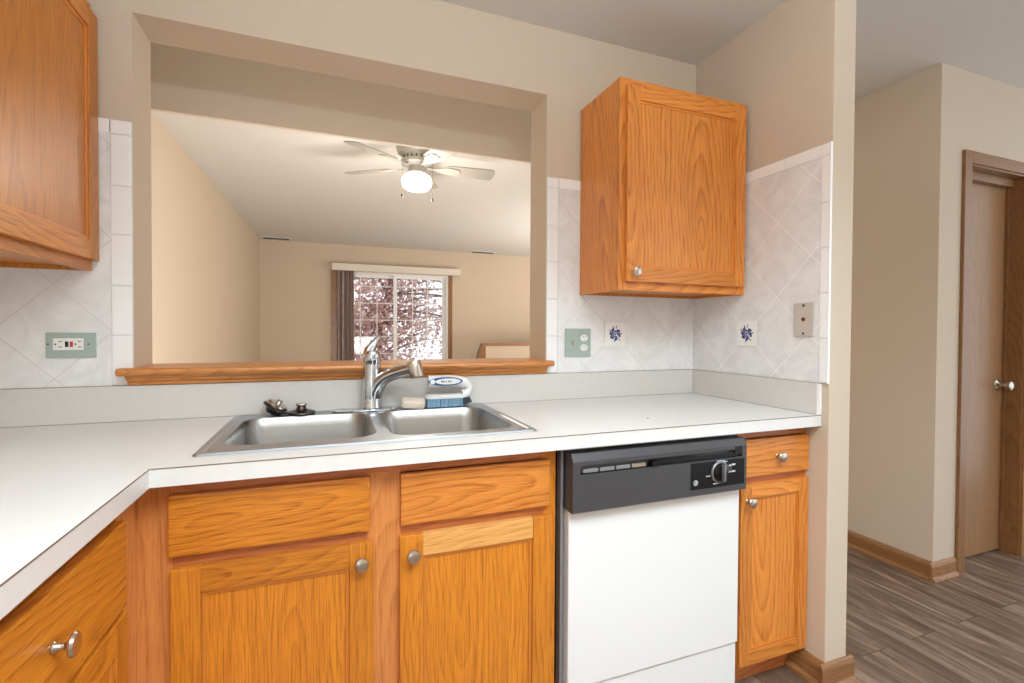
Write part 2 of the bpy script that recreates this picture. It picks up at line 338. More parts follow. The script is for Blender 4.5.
# ------------------------------------------------------------ structure
bm = bmesh.new(); gridsolid(bm, [XL-.12, OX0, OX1, PX1], [0, OZ0, OZ1, H], lambda u, v: not (OX0 < u < OX1 and OZ0 < v < OZ1), 0, TH, 'y')
struct(finish('wall_back', bm, paint), 'beige kitchen wall with the pass-through opening over the sink')
struct(B('wall_left', paint, None, [(XL-.12, XL, -3.2, 0, 0, H)]))
struct(B('wall_rear_light_block', paint, None, [(-1.7, 1.15, -3.3, -3.2, 0, H)]))  # unseen wall piece, added to keep light off the hall side wall
struct(B('wall_right', paint, None, [(W, PX1, YE, 0, 0, HH)], .003), 'short beige partition wall at the right end of the counter')
struct(B('floor', floorm, None, [(XL-.12, 3.6, -3.6, .9, -.1, 0)]))
struct(B('floor_living', carpet, None, [(-3.2, 3.6, .9, 5.87, -.1, 0)]))
(SB('ceiling', ceilm, None, [(XL-.12, PX1, -3.2, TH, H, H+.1), (PX1, 3.6, .9, 5.87, H, H+.1), (-2.9, PX1, TH, 5.87, H, H+.1)]))
struct(B('ceiling_hall', ceilm, None, [(PX1, 3.6, -3.2, .9, HH, HH+.1)]))
LX = -2.415
bm = bmesh.new(); prism(bm, [(-2.472, TH), (-2.415, 5.73), (-2.415, 5.87), (-2.6, 5.87), (-2.6, TH)], 'z', 0, H); struct(finish('wall_living_left', bm, paintL))
FYW = 5.73
bm = bmesh.new(); gridsolid(bm, [LX, -1.435, .178, 3.6], [0, .02, 2.04, H], lambda u, v: not (-1.435 < u < .178 and .02 < v < 2.04), FYW, FYW+.14, 'y')
struct(finish('wall_far', bm, paintL), 'beige living room wall with the sliding patio door')
bm = bmesh.new(); prism(bm, [(.70, 2.133), (.722, 2.133), (.86, H), (.70, H)], 'x', -2.47, PX1); struct(finish('trim_1', bm, paint), 'dropped beam across the ceiling beyond the opening')
struct(B('wall_living_right', paintL, None, [(3.6, 3.72, -.34, 5.87, 0, HH)]))
# hall closet block with the door opening
DX0, DX1, DZ = 1.425, 1.95, 2.06
bm = bmesh.new(); gridsolid(bm, [1.2, DX0, DX1, 3.6], [0, DZ, HH], lambda u, v: not (DX0 < u < DX1 and v < DZ), -.34, -.22, 'y')
struct(finish('wall_hall_front', bm, paint), 'beige hall wall that holds the flat wooden door')
struct(B('wall_hall_side', paint, None, [(1.2, 1.32, -.22, 2.2, 0, HH)]), 'shaded hall wall running away past the partition')
def baseboard(name, x0, x1, y0, y1, face, label=None):
    # simple profiled base with quarter-round shoe; face = side that shows
    prof = [(0, 0), (.026, 0), (.026, .008), (.022, .016), (.016, .02), (.013, .022), (.013, .07), (.009, .083), (.004, .09), (0, .09)]
    bm = bmesh.new()
    if face == '-y': prism(bm, [(y1-a, b) for a, b in prof], 'x', x0, x1)
    if face == '-x': prism(bm, [(x1-a, b) for a, b in prof], 'y', y0, y1)
    if face == '+x': prism(bm, [(x0+a, b) for a, b in prof], 'y', y0, y1)
    return struct(finish(name, bm, TRIM['y' if face[1] == 'x' else 'x']), label)
baseboard('baseboard_hall', 1.17, 1.2, -.34, 2.2, '-x')
baseboard('baseboard_partition_end', W-.026, PX1+.026, YE-.03, YE, '-y')
baseboard('baseboard_partition_left', W-.03, W, YE, FY+.06, '-x')
baseboard('baseboard_partition_right', PX1, PX1+.03, YE, .1, '+x')
baseboard('baseboard_closet', 1.174, DX0-.055, -.37, -.34, '-y')
baseboard('baseboard_hall_front', 2.01, 3.59, -.37, -.34, '-y')
# opening sill: thin nosed cap with a moulding below
bm = bmesh.new()
prism(bm, [(TH+.02, 1.066), (TH+.02, 1.088), (-.052, 1.088), (-.058, 1.084), (-.06, 1.077), (-.057, 1.07), (-.052, 1.066)], 'x', -2.117, -.708)
sill = struct(finish('trim_2', bm, SILL), 'honey oak ledge of the pass-through opening above the sink')
bm = bmesh.new(); pr = [(-.0085, 1.0365), (-.02, 1.0365), (-.022, 1.046), (-.032, 1.05), (-.036, 1.058), (-.046, 1.062), (-.046, 1.066), (-.0085, 1.066)]
prism(bm, pr, 'x', -2.099, -.728); finish('moulding', bm, SILL, sill)
bm = bmesh.new(); box(bm, OX0+.002, OX1-.002, .002, TH-.002, 1.0625, 1.0655); finish('bed', bm, SILL, sill)

# ---- wall tile
bm = bmesh.new()
gridsolid(bm, [XL+.001, -2.141, OX0], [ZS+.001, 1.79], lambda u, v: u < -2.141, -.007, -.0005, 'y')
t1 = struct(finish('trim_3', bm, tileA), 'pale diagonal wall tile left of the opening')
def border_tiles(parent, spans, axis):
    bm = bmesh.new()
    for s in spans:
        box(bm, *s, bev=.0022)
    finish('border_tile', bm, borderm, parent)
sp = []
zz = [ZS+.0015, 1.186, 1.335, 1.487, 1.632, 1.784, 1.827]
for a, b in zip(zz, zz[1:]): sp.append((-2.1405, OX0-.0015, -.0085, -.001, a+.001, b-.001))
x = -2.142
while x > XL+.02: sp.append((max(x-.15, XL+.001), x-.0015, -.0085, -.001, 1.785, 1.827)); x -= .15
border_tiles(t1, sp, 'x')
bm = bmesh.new(); box(bm, -2.1415, OX0, -.0055, -.0006, ZS+.001, 1.827); finish('grout', bm, groutm, t1)
bm = bmesh.new(); box(bm, -.67, W-.0005, -.007, -.0005, ZS+.001, 1.785)
t2 = struct(finish('trim_4', bm, tileA2), 'pale diagonal wall tile right of the opening')
sp = []
for a, b in zip(zz, zz[1:]): sp.append((OX1+.0015, -.6715, -.0085, -.001, a+.001, b-.001))
x = -.669
while x < W-.02: sp.append((x, min(x+.148, W-.001), -.0085, -.001, 1.785, 1.827)); x += .15
border_tiles(t2, sp, 'x')
bm = bmesh.new(); box(bm, OX1+.001, -.6705, -.0055, -.0006, ZS+.001, 1.827); finish('grout', bm, groutm, t2)
bm = bmesh.new(); box(bm, W-.007, W-.0005, -.634, -.0075, ZS+.001, 1.80)
t3 = struct(finish('trim_5', bm, tileR), 'pale diagonal wall tile on the right partition')
sp = []
zr = [ZS+.0015, 1.188, 1.34, 1.493, 1.645, 1.80, 1.842]
for a, b in zip(zr, zr[1:]): sp.append((W-.0085, W-.0006, YE+.003, -.635, a+.001, b-.001))
y = -.634
while y < -.02: sp.append((W-.0085, W-.0006, y, min(y+.148, -.009), 1.801, 1.842)); y += .15
border_tiles(t3, sp, 'y')
bm = bmesh.new(); box(bm, W-.0055, W-.0006, YE+.003, -.0075, ZS+.001, 1.842); finish('grout', bm, groutm, t3)
bm = bmesh.new(); box(bm, W-.0095, W, YE-.0005, YE+.003, ZS, 1.843, bev=.001); finish('edge_bead', bm, borderm, t3)
def flower_tile(o, right, loc, parent):
    # cream square with a blue flower; right = direction of +u on the wall, n = outward normal
    up = Vector((0, 0, 1)); right = Vector(right); n = right.cross(up)
    t = thing('painted_tile', o[0], 'tile', loc, None)
    s = .051
    bm = bmesh.new(); c = Vector(loc)
    def quadbox(bm, c, hu, hz, d0, d1, bev=0):
        p0 = c-right*hu-up*hz+n*d0; p1 = c+right*hu+up*hz+n*d1
        box(bm, p0.x, p1.x, p0.y, p1.y, p0.z, p1.z, bev=bev)
    quadbox(bm, c, s, s, 0.0002, .0022, .0006); finish('glazed_face', bm, tilew, t)
    def petals(lst, mat, off):
        bm = bmesh.new()
        for (du, dz_, L, Wd, ang) in lst:
            cc = c+right*du+up*dz_+n*off; N_ = 12
            bm.faces.new([bm.verts.new(cc+right*(math.cos(ang)*L*math.cos(q)-math.sin(ang)*Wd*math.sin(q))+up*(math.sin(ang)*L*math.cos(q)+math.cos(ang)*Wd*math.sin(q))) for q in [2*PI*k/N_ for k in range(N_)]])
        finish('flower_motif', bm, mat, t)
    P = lambda r_, a: (r_*math.cos(a), r_*math.sin(a))
    petals([(*P(.021, a), .0105, .006, a+PI/2+.5) for a in (-.2, .7, 2.2, 3.1, 3.9, 4.9)], bluef[0], .0024)
    petals([(*P(.0115, a), .008, .005, a+1.2) for a in (.3, 1.5, 2.7, 3.8, 5.0)], bluef[1], .0027)
    petals([(0, 0, .0045, .0045, 0)]+[(*P(.030, a), .006, .0022, a) for a in (0.1, 1.4, 1.9, 2.6, 4.6, 5.4)], bluef[2], .0030)
    return t
flower_tile(('small square tile with a blue flower, beside the light switch plate on the back wall',), (1, 0, 0), (-.401, -.0085, 1.1945), None)
flower_tile(('small square tile with a blue flower on the right partition wall',), (0, -1, 0), (W-.0085, -.323, 1.2005), None)

# ------------------------------------------------------------ countertop
ct = thing('countertop', 'white laminate L-shaped countertop with a thin brown edge seam', 'countertop', (-1.2, -.3, ZB))
SX0, SX1, SY0, SY1 = -1.819, -.994, -.564, -.022
HX0, HX1, HY0, HY1 = SX0+.02, SX1-.02, SY0+.02, SY1-.02
XE = W-.002; YL = -1.75
bm = bmesh.new()
gridsolid(bm, [XL+.001, HX0, XI, HX1, XE] if HX0 < XI else [XL+.001, XI, HX0, HX1, XE], [YL, -D, HY0, HY1, -.001],
          lambda u, v: (u < XI or v > -D) and not (HX0 < u < HX1 and HY0 < v < HY1), ZB, ZC, 'z')
finish('slab', bm, lam, ct)
B('edge_seam', seam, ct, [(XI, XE, -D-.0004, -D+.0006, ZC-.0022, ZC+.0002), (XI-.0006, XI+.0004, YL, -D, ZC-.0022, ZC+.0002)])
B('backsplash', lamS, ct, [(XL+.001, W-.0125, -.013, -.0006, ZC, ZS), (W-.0125, W-.0008, -D+.01, -.0006, ZC, ZS)], .0008)
B('backsplash_seam', seam, ct, [(XL+.002, W-.013, -.0138, -.0128, ZC, ZC+.0012), (W-.0135, W-.0123, -D+.011, -.014, ZC, ZC+.0012), (XL+.002, W-.013, -.013, -.0075, ZS-.0002, ZS+.0009), (W-.0125, W-.0085, -D+.011, -.014, ZS-.0002, ZS+.0009)])
B('splash_end_cap', borderm, ct, [(W-.0128, W-.0008, -D+.001, -D+.0098, ZC, ZS-.001)])

# ------------------------------------------------------------ sink
sk = thing('kitchen_sink', 'stainless steel double-bowl drop-in sink in the white countertop', 'sink', ((SX0+SX1)/2, (SY0+SY1)/2, ZC))
def rrect(x0, x1, y0, y1, r, n=6):
    out = []
    for cx_, cy_, a0 in ((x1-r, y1-r, 0), (x0+r, y1-r, PI/2), (x0+r, y0+r, PI), (x1-r, y0+r, 1.5*PI)):
        for i in range(n+1): a = a0+PI/2*i/n; out.append((cx_+r*math.cos(a), cy_+r*math.sin(a)))
    return out
bowls = [(-1.775, -1.421, -.487, -.098), (-1.381, -1.036, -.505, -.098)]
# rim: outer loop minus the bowl loops, filled
bm = bmesh.new()
def loop(bm, pts, z): 
    vs2 = [bm.verts.new((p[0], p[1], z)) for p in pts]; es = [bm.edges.new((vs2[i], vs2[(i+1) % len(vs2)])) for i in range(len(vs2))]; return vs2, es
def bridge(bm, a, b):
    n = len(a)
    for i in range(n): bm.faces.new((a[i], a[(i+1) % n], b[(i+1) % n], b[i]))
o0, e0 = loop(bm, rrect(SX0, SX1, SY0, SY1, .012), ZC+.0005)
o1, _ = loop(bm, rrect(SX0+.004, SX1-.004, SY0+.004, SY1-.004, .012), ZC+.005); bridge(bm, o0, o1)
o2, _ = loop(bm, rrect(SX0+.016, SX1-.016, SY0+.016, SY1-.016, .014), ZC+.0055); bridge(bm, o1, o2)
o3, e3 = loop(bm, rrect(SX0+.022, SX1-.022, SY0+.022, SY1-.022, .016), ZC+.003); bridge(bm, o2, o3)
ed = [e for e in bm.edges if all(v in o3 for v in e.verts)]
bl = []
for (a, b_, c, d) in bowls:
    l0, ee = loop(bm, rrect(a-.006, b_+.006, c-.006, d+.006, .062), ZC+.003); ed += ee; bl.append(l0)
bmesh.ops.triangle_fill(bm, use_beauty=True, edges=ed)
bmesh.ops.recalc_face_normals(bm, faces=bm.faces)
finish('rim', bm, steel, sk)
for (a, b_, c, d) in bowls:
    bm = bmesh.new(); prev = None
    cx_, cy_ = (a+b_)/2, (c+d)/2
    for ins, z, r in ((-.006, ZC+.003, .062), (-.003, ZC+.0026, .06), (0, ZC-.002, .058), (.006, ZC-.03, .056), (.014, ZC-.12, .055), (.02, ZC-.15, .055), (.032, ZC-.166, .05), (.055, ZC-.172, .045), (.1, ZC-.174, .035)):
        l0, _ = loop(bm, rrect(a+ins, b_-ins, c+ins, d-ins, r), z)
        if prev: bridge(bm, prev, l0)
        prev = l0
    bm.faces.new(prev); bmesh.ops.recalc_face_normals(bm, faces=bm.faces)
    bmesh.ops.reverse_faces(bm, faces=bm.faces)
    bo = finish('bowl', bm, bowlm, sk, smooth=True)
    bm = bmesh.new(); lathe(bm, [(.045, 0), (.045, .002), (.038, .003), (.034, 0.001)], (cx_, cy_+.03, ZC-.1738)); dr = finish('drain', bm, chrome, bo, smooth=True)

# ------------------------------------------------------------ faucet
fx, fy = -1.400, -.062
fa = thing('kitchen_faucet', 'chrome single-handle pull-out faucet behind the sink', 'faucet', (fx, fy, ZC+.003))
z0 = ZC+.0055
bm = bmesh.new(); bmesh.ops.recalc_face_normals(bm, faces=[])
prism(bm, rrect(fx-.13, fx+.085, fy-.028, fy+.028, .0275, 6), 'z', z0-.0003, z0+.005, .0015); finish('deck_plate', bm, chrome, fa, smooth=True)
bm = bmesh.new(); lathe(bm, [(.0325, 0), (.0335, .004), (.0315, .010), (.031, .04), (.0305, .13), (.03, .151), (.0295, .154)], (fx, fy, z0+.004)); body = finish('body', bm, chrome, fa, smooth=True)
bm = bmesh.new(); lathe(bm, [(.0285, 0), (.030, .002), (.030, .028), (.029, .036), (.0245, .044), (.0, .046)], (fx, fy, z0+.1595)); finish('handle_hub', bm, chrome, fa, smooth=True)
bm = bmesh.new()
tube(bm, [(fx-.014, fy, z0+.188), (fx-.008, fy+.001, z0+.205), (fx+.006, fy+.004, z0+.226), (fx+.020, fy+.008, z0+.246), (fx+.028, fy+.01, z0+.254)], [.021, .0215, .0165, .010, .005], 14, .8); finish('lever_handle', bm, chrome, fa, smooth=True)
# spout leaves the front of the body and arches out over the bowls
d = Vector((.80, -.60, 0)).normalized()
c0 = Vector((fx, fy, 0))
sp_pts = bez([c0+Vector((0, 0, z0+.045))+d*.008, c0+d*.016+Vector((0, 0, z0+.10)), c0+d*.05+Vector((0, 0, z0+.122)), c0+d*.10+Vector((0, 0, z0+.134)), c0+d*.152+Vector((0, 0, z0+.148))], 20)
bm = bmesh.new(); tube(bm, sp_pts, [.0275-.0075*i/20 for i in range(21)], 18); finish('spout', bm, chrome, fa, smooth=True)
tip = sp_pts[-1]; hd = (sp_pts[-1]-sp_pts[-2]).normalized()
bm = bmesh.new(); lathe(bm, [(0, -.003), (.018, -.002), (.0235, .002), (.0245, .008), (.0245, .048), (.0225, .054), (.018, .056), (.018, .052), (0, .051)], tip+Vector((0, 0, .022))+d*.004, (d.x*.28, d.y*.28, -1)); sh = finish('spray_head', bm, nickel, fa, smooth=True)
bm = bmesh.new(); pp = tip-hd*.03-Vector((0, 0, .018)); tube(bm, [pp-hd*.012, pp+hd*.012], .004, 8); finish('spray_button', bm, rubber, fa, smooth=True)

# ------------------------------------------------------------ small things behind the sink
def strainer(loc, tiltm, label):
    t = thing('sink_strainer', label, 'strainer', loc, 'sink strainers'); 
    def L(bm, prof, **k):
        lathe(bm, prof, (0, 0, 0), (0, 0, 1), 28); bmesh.ops.transform(bm, matrix=Matrix.Translation(loc) @ tiltm, verts=bm.verts)
    return t, L
zt_ = ZC+.0056
t, L = strainer(Vector((-1.622, -.063, zt_)), Matrix.Identity(4), 'dark metal sink strainer lying flat, stem up, right of the tilted one')
bm = bmesh.new(); L(bm, [(.0415, 0.0), (.044, .003), (.043, .006), (.03, .010), (.0, .011)]); finish('disc', bm, dsteel, t, True)
bm = bmesh.new(); L(bm, [(.02, .0105), (.016, .014), (.0125, .024), (.0145, .027)]); finish('stem', bm, dsteel, t, True)
bm = bmesh.new(); L(bm, [(.0165, .027), (.018, .029), (.017, .033), (0, .0345)]); finish('knob', bm, nickel, t, True)
tm = Matrix.Translation((0, 0, .018)) @ Matrix.Rotation(math.radians(31), 4, 'Y')
t, L = strainer(Vector((-1.70, -.063, zt_)), tm, 'dark metal basket strainer propped at a tilt on the sink rim')
bm = bmesh.new(); L(bm, [(.033, 0.0), (.040, .003), (.041, .007), (.036, .0105), (.0, .0105)]); finish('disc', bm, dsteel, t, True)
bm = bmesh.new(); L(bm, [(.0, -.016), (.018, -.016), (.022, -.013), (.027, .0)]); finish('basket', bm, rubber, t, True)
bm = bmesh.new(); L(bm, [(.033, .0115), (.034, .018), (.03, .0215), (.0, .0215)]); finish('gasket', bm, nickel, t, True)
bm = bmesh.new(); L(bm, [(.009, .0216), (.007, .028), (.010, .032), (.0, .034)]); finish('knob', bm, nickel, t, True)

bm = bmesh.new(); prism(bm, rrect(-.041, .041, -.024, .024, .012, 4), 'z', 0, .022, .006)
bmesh.ops.transform(bm, matrix=Matrix.Translation((-1.262, -.066, ZC+.0135)) @ Matrix.Rotation(math.radians(-10), 4, 'Z') @ Matrix.Rotation(math.radians(20), 4, 'X') @ Matrix.Rotation(math.radians(5), 4, 'Y'), verts=bm.verts)
tag(finish('soap_bar', bm, soapm, None, True), 'cream bar of soap between the faucet and the scrub brush', 'soap')

br = thing('scrub_brush', 'white handled scrub brush with blue bristles on the sink rim', 'brush', (-1.135, -.055, zt_))
bx0, bx1, by = -1.215, -1.06, -.055
bm = bmesh.new(); prism(bm, rrect(bx0-.003, bx1-.002, by-.027, by+.022, .022, 6), 'z', zt_+.028, zt_+.043, .004); finish('block', bm, whitep, br, True)
bm = bmesh.new(); hp = bez([(bx1-.018, by, zt_+.038), (bx1+.028, by, zt_+.055), (bx1+.012, by, zt_+.1), (bx1-.05, by, zt_+.094), (bx0+.03, by, zt_+.088), (bx0+.008, by, zt_+.09)], 22)
tube(bm, hp, [.019-.006*math.sin(PI*min(1, i/9)) + .003*(i/22) for i in range(23)], 14, 1.0); hnd = finish('handle', bm, whitep, br, True)
hy = by-.024
def oval(bm, cx_, cz_, a, b_, y, n=26, inner=0):
    if inner:
        o_ = [bm.verts.new((cx_+a*math.cos(2*PI*i/n), y, cz_+b_*math.sin(2*PI*i/n))) for i in range(n)]
        i_ = [bm.verts.new((cx_+(a-inner)*math.cos(2*PI*i/n), y, cz_+(b_-inner)*math.sin(2*PI*i/n))) for i in range(n)]
        for k in range(n): bm.faces.new((o_[k], o_[(k+1) % n], i_[(k+1) % n], i_[k]))
    else: bm.faces.new([bm.verts.new((cx_+a*math.cos(2*PI*i/n), y, cz_+b_*math.sin(2*PI*i/n))) for i in range(n)])
lc, lz = -1.147, zt_+.0905
bm = bmesh.new(); prism(bm, [(lc+.062*math.cos(2*PI*i/26), lz+.0155*math.sin(2*PI*i/26)) for i in range(26)], 'y', hy, hy+.02, .001); lab = finish('label_plate', bm, bluep, br)
bm = bmesh.new(); oval(bm, lc+.008, lz, .046, .0108, hy-.0004); oval(bm, lc-.0475, lz, .009, .0085, hy-.0004); finish('label_white', bm, whitep, br)
bm = bmesh.new()
for dx_, wd in ((-.018, .008), (-.008, .004), (0, .003), (.007, .006), (.016, .004)): box(bm, lc+dx_, lc+dx_+wd, hy-.0009, hy-.0006, lz-.003, lz+.0035)
finish('label_lettering', bm, ringm, br)
bm = bmesh.new(); rnd = random.Random(5)
for i in range(17):
    for j in range(5):
        xx = bx0+.006+i*(bx1-bx0-.034)/16; yy = by-.024+j*.0105
        lathe(bm, [(.0026, .029), (.0034, 0.0)], (xx+rnd.uniform(-.001, .001), yy, zt_), (0, 0, 1), 6)
o = finish('bristles', bm, blueb, br); o['label'] = 'pale blue bristles'; o['kind'] = 'stuff'
bm = bmesh.new()
for i in range(4):
    for j in range(5):
        tube(bm, [(bx1-.020+i*.006, by-.024+j*.0105, zt_+.031), (bx1-.018+i*.0085, by-.024+j*.0105, zt_+.003+i*.003)], .0034, 6)
o = finish('toe_bristles', bm, greyb, br); o['label'] = 'dark grey bristles at the front end'; o['kind'] = 'stuff'

# ------------------------------------------------------------ cabinet builders
def knob(parent, p, n):
    bm = bmesh.new(); lathe(bm, [(.0075, -.0006), (.008, .002), (.0055, .005), (.005, .014), (.008, .018), (.0165, .0215), (.0172, .024), (.015, .0275), (.009, .0295), (0, .030)], p, n, 24)
    return finish('knob', bm, nickel, parent, True)
def cab_door(parent, u0, u1, z0, z1, face, side, oak, kn=None, pale=False, st=.056, th=.019):
    """frame-and-panel door. side 'y': lies in x-z plane facing -y at y=face. side 'x': lies in y-z plane facing +x"""
    ax = 'x' if side == 'y' else 'y'
    def bxs(a, b, c, d, e, f):   # u, depth (0 back .. th front), z
        if side == 'y': return (a, b, face-e, face-f, c, d)
        return (face+e, face+f, a, b, c, d)
    door = B('door', oak['z'], parent, [bxs(u0+st-.004, u1-st+.004, z0+st-.004, z1-st+.004, .003, th-.008)])
    for a_, b_ in ((u0, u0+st), (u1-st, u1)): B('stile', oak['z'], door, [bxs(a_, b_, z0, z1, 0, th)], .0025)
    B('rail', OAKPALE if pale else oak[ax], door, [bxs(u0+st, u1-st, z1-st, z1, 0, th-.0004)], .0012)
    B('rail', oak[ax], door, [bxs(u0+st, u1-st, z0, z0+st, 0, th-.0004)], .0012)
    e0, e1 = (face-.004, face-th+.0045) if side == 'y' else (face+.004, face+th-.0045)
    frame('bead', BEAD, door, u0+st, u1-st, z0+st, z1-st, .009, min(e0, e1), max(e0, e1), 'y' if side == 'y' else 'x', bev=.0022)
    if kn: knob(door, *kn)
    return door
def drawer_front(parent, name, u0, u1, z0, z1, face, side, mat, kn=None, th=.019):
    if side == 'y': b = (u0, u1, face-th, face, z0, z1)
    else: b = (face, face+th, u0, u1, z0, z1)
    d_ = B(name, mat, parent, [b], .004)
    if kn: knob(d_, *kn)
    return d_

# ---- sink base cabinet
sb = thing('base_cabinet', 'wide oak sink base cabinet with two doors under the sink', 'cabinet', (-1.45, -.3, 0))
bx1_ = -.948
B('body', OAK['z'], sb, [(XI-.045, bx1_, -.56, -.02, .10, .70), (bx1_-.016, bx1_, -.56, -.02, .70, ZB-.003)])
B('corner_stile', OAKP, sb, [(FX, -1.848, FY, FY+.02, .10, ZB-.002)])
B('centre_stile', OAKP, sb, [(-1.452, -1.372, FY, FY+.02, .10, ZB-.03)])
B('end_stile', OAK['z'], sb, [(-.987, bx1_, FY, FY+.02, .10, ZB-.002)])
B('top_rail', OAKPX, sb, [(-1.848, -.987, FY+.0005, FY+.02, .855, ZB-.002)])
B('middle_rail', OAKPX, sb, [(-1.848, -1.452, FY+.0005, FY+.02, .685, .735), (-1.372, -.987, FY+.0005, FY+.02, .685, .735)])
B('bottom_rail', OAK['x'], sb, [(-1.848, -.987, FY+.0005, FY+.02, .10, .14)])
B('toe_kick', OAK['x'], sb, [(FX, bx1_, -.52, -.505, .001, .10)])
drawer_front(sb, 'false_front', -1.852, -1.446, .7245, .856, FY, 'y', OAK['x'])
drawer_front(sb, 'false_front', -1.374, -.972, .7255, .8535, FY, 'y', OAKU['x'])
cab_door(sb, -1.849, -1.437, .112, .698, FY, 'y', OAK, ((-1.467, FY-.019, .656), (0, -1, 0)))
cab_door(sb, -1.376, -.967, .112, .70, FY, 'y', OAK, ((-1.346, FY-.019, .656), (0, -1, 0)), pale=True)

# ---- left run base cabinet
lb = thing('base_cabinet', 'oak drawer and door cabinet under the left leg of the counter', 'cabinet', (-2.2, -1.2, 0))
B('body', OAK['z'], lb, [(XL+.01, FX-.02, YL+.01, -.60, .10, ZB-.003)])
B('face_stile', OAKP, lb, [(FX-.02, FX, -.685, FY-.0005, .10, ZB-.002), (FX-.02, FX, -1.24, -1.19, .10, ZB-.002), (FX-.02, FX, YL+.01, -1.70, .10, ZB-.002)])
B('face_rail', OAK['y'], lb, [(FX-.02, FX-.0005, a, b, c, d) for a, b in ((-1.70, -1.24), (-1.19, -.685)) for c, d in ((.84, ZB-.002), (.665, .685), (.10, .14))])
B('toe_kick', OAK['y'], lb, [(-2.02, -2.005, YL+.02, -.6, .001, .10)])
drawer_front(lb, 'drawer', -1.2, -.690, .684, .846, FX, 'x', OAK['y'], ((FX+.019, -.962, .765), (1, 0, 0)))
drawer_front(lb, 'drawer', -1.71, -1.23, .684, .846, FX, 'x', OAK['y'], ((FX+.019, -1.455, .763), (1, 0, 0)))
cab_door(lb, -1.2, -.688, .112, .674, FX, 'x', OAK, ((FX+.019, -1.172, .63), (1, 0, 0)))
cab_door(lb, -1.71, -1.23, .112, .674, FX, 'x', OAK, ((FX+.019, -1.26, .63), (1, 0, 0)))

# ---- narrow right cabinet
rx0, rx1 = -.292, .0205
rb = thing('base_cabinet', 'narrow oak cabinet with one drawer and one door right of the dishwasher', 'cabinet', (-.15, -.3, 0))
B('body', OAK['z'], rb, [(rx0, rx1, -.56, -.02, .10, ZB-.003)])
B('face_stile', OAK['z'], rb, [(rx0, rx0+.03, FY, FY+.02, .10, ZB-.002), (rx1-.02, rx1, FY, FY+.02, .10, ZB-.002)])
B('face_rail', OAKPX, rb, [(rx0+.03, rx1-.02, FY+.0005, FY+.02, .855, ZB-.002), (rx0+.03, rx1-.02, FY+.0005, FY+.02, .69, .735), (rx0+.03, rx1-.02, FY+.0005, FY+.02, .10, .13)])
B('toe_kick', OAKPX, rb, [(rx0, rx1, -.53, -.515, .001, .10)])
drawer_front(rb, 'drawer', -.270, .0185, .7285, .8525, FY, 'y', OAKU['x'], ((-.132, FY-.019, .791), (0, -1, 0)))
cab_door(rb, -.287, .0190, .102, .704, FY, 'y', OAKU, ((-.261, FY-.019, .652), (0, -1, 0)), st=.045)

# ------------------------------------------------------------ dishwasher
dx0, dx1 = -.928, -.308
dwt = thing('dishwasher', 'white built-in dishwasher with a charcoal control panel', 'dishwasher', ((dx0+dx1)/2, -.35, 0))
B('tub', blackm, dwt, [(dx0+.003, dx1-.002, -.57, -.03, .09, .868)])
B('side_strip', greym, dwt, [(dx0-.010, dx0-.002, -.595, -.57, .10, .885)])
B('door_panel', white, dwt, [(dx0+.006, dx1-.003, -.615, -.571, .206, .735)], .003)
B('lower_panel', white, dwt, [(dx0+.006, dx1-.003, -.608, -.571, .065, .20)], .003)
B('toe_plate', blackm, dwt, [(dx0+.01, dx1-.01, -.53, -.52, .001, .065)])
B('mounting_strip', greym, dwt, [(dx0+.004, dx1-.006, -.60, -.58, .874, .879), (dx0+.35, dx0+.354, -.61, -.58, .876, .884)])
# control panel with an angled upper lip, recessed button slot and black dial field
cz0, cz1, cy = .711, .872, -.646
bm = bmesh.new()
c0_, c1_ = dx0+.002, dx1-.006
s0, s1 = c0_+.022, c1_-.018
prism(bm, [(-.571, cz0), (cy+.004, cz0), (cy, cz0+.004), (cy, .8165), (-.571, .8165)], 'x', c0_, c1_)
prism(bm, [(-.571, .8405), (cy, .8405), (cy, .852), (cy+.012, cz1), (-.571, cz1)], 'x', c0_, c1_)
box(bm, c0_, s0, cy, -.571, .8165, .8405); box(bm, s1, c1_, cy, -.571, .8165, .8405); box(bm, s0, s1, cy+.012, -.571, .8165, .8405)
cp = finish('control_panel', bm, blackp, dwt)
for i in range(4):
    B('push_button', greym if i < 3 else plain('tan_button', (150, 134, 112), .4), cp, [(s0+.012+i*.052, s0+.058+i*.052, cy+.004, cy+.012, .819, .829)], .001)
B('slot_floor', blackg, cp, [(s0+.225, s1-.002, cy+.009, cy+.012, .816, .828), (s0+.005, s1-.02, cy+.002, cy+.011, .8146, .8175)])
B('latch_recess', blackg, cp, [(s0+.235, s0+.40, cy-.0004, cy+.001, .829, .834), (s0+.23, s0+.25, cy-.006, cy+.008, .818, .834)])
B('corner_recess', blackg, cp, [(c1_-.048, c1_-.018, cy-.0006, cy+.001, .826, .850)])
f0, f1 = c1_-.218, c1_-.010
B('dial_field', blackg, cp, [(f0, f1, cy-.001, cy+.001, .732, .812)])
dc = ((f0+f1)/2+.005, cy-.001, .777)
bm = bmesh.new(); lathe(bm, [(.0335, 0), (.034, .003), (.031, .006), (.029, .006), (.029, .003), (.0, .003)], dc, (0, -1, 0), 36); dl = finish('dial', bm, ringm, cp, True)
bm = bmesh.new(); lathe(bm, [(.029, .0032), (.0275, .010), (.024, .0125), (0, .0125)], dc, (0, -1, 0), 36); finish('dial_face', bm, blackg, cp, True)
bm = bmesh.new(); box(bm, dc[0]-.004, dc[0]+.004, cy-.026, cy-.013, .777-.024, .777+.026, bev=.003); finish('dial_grip', bm, ringm, cp, True)
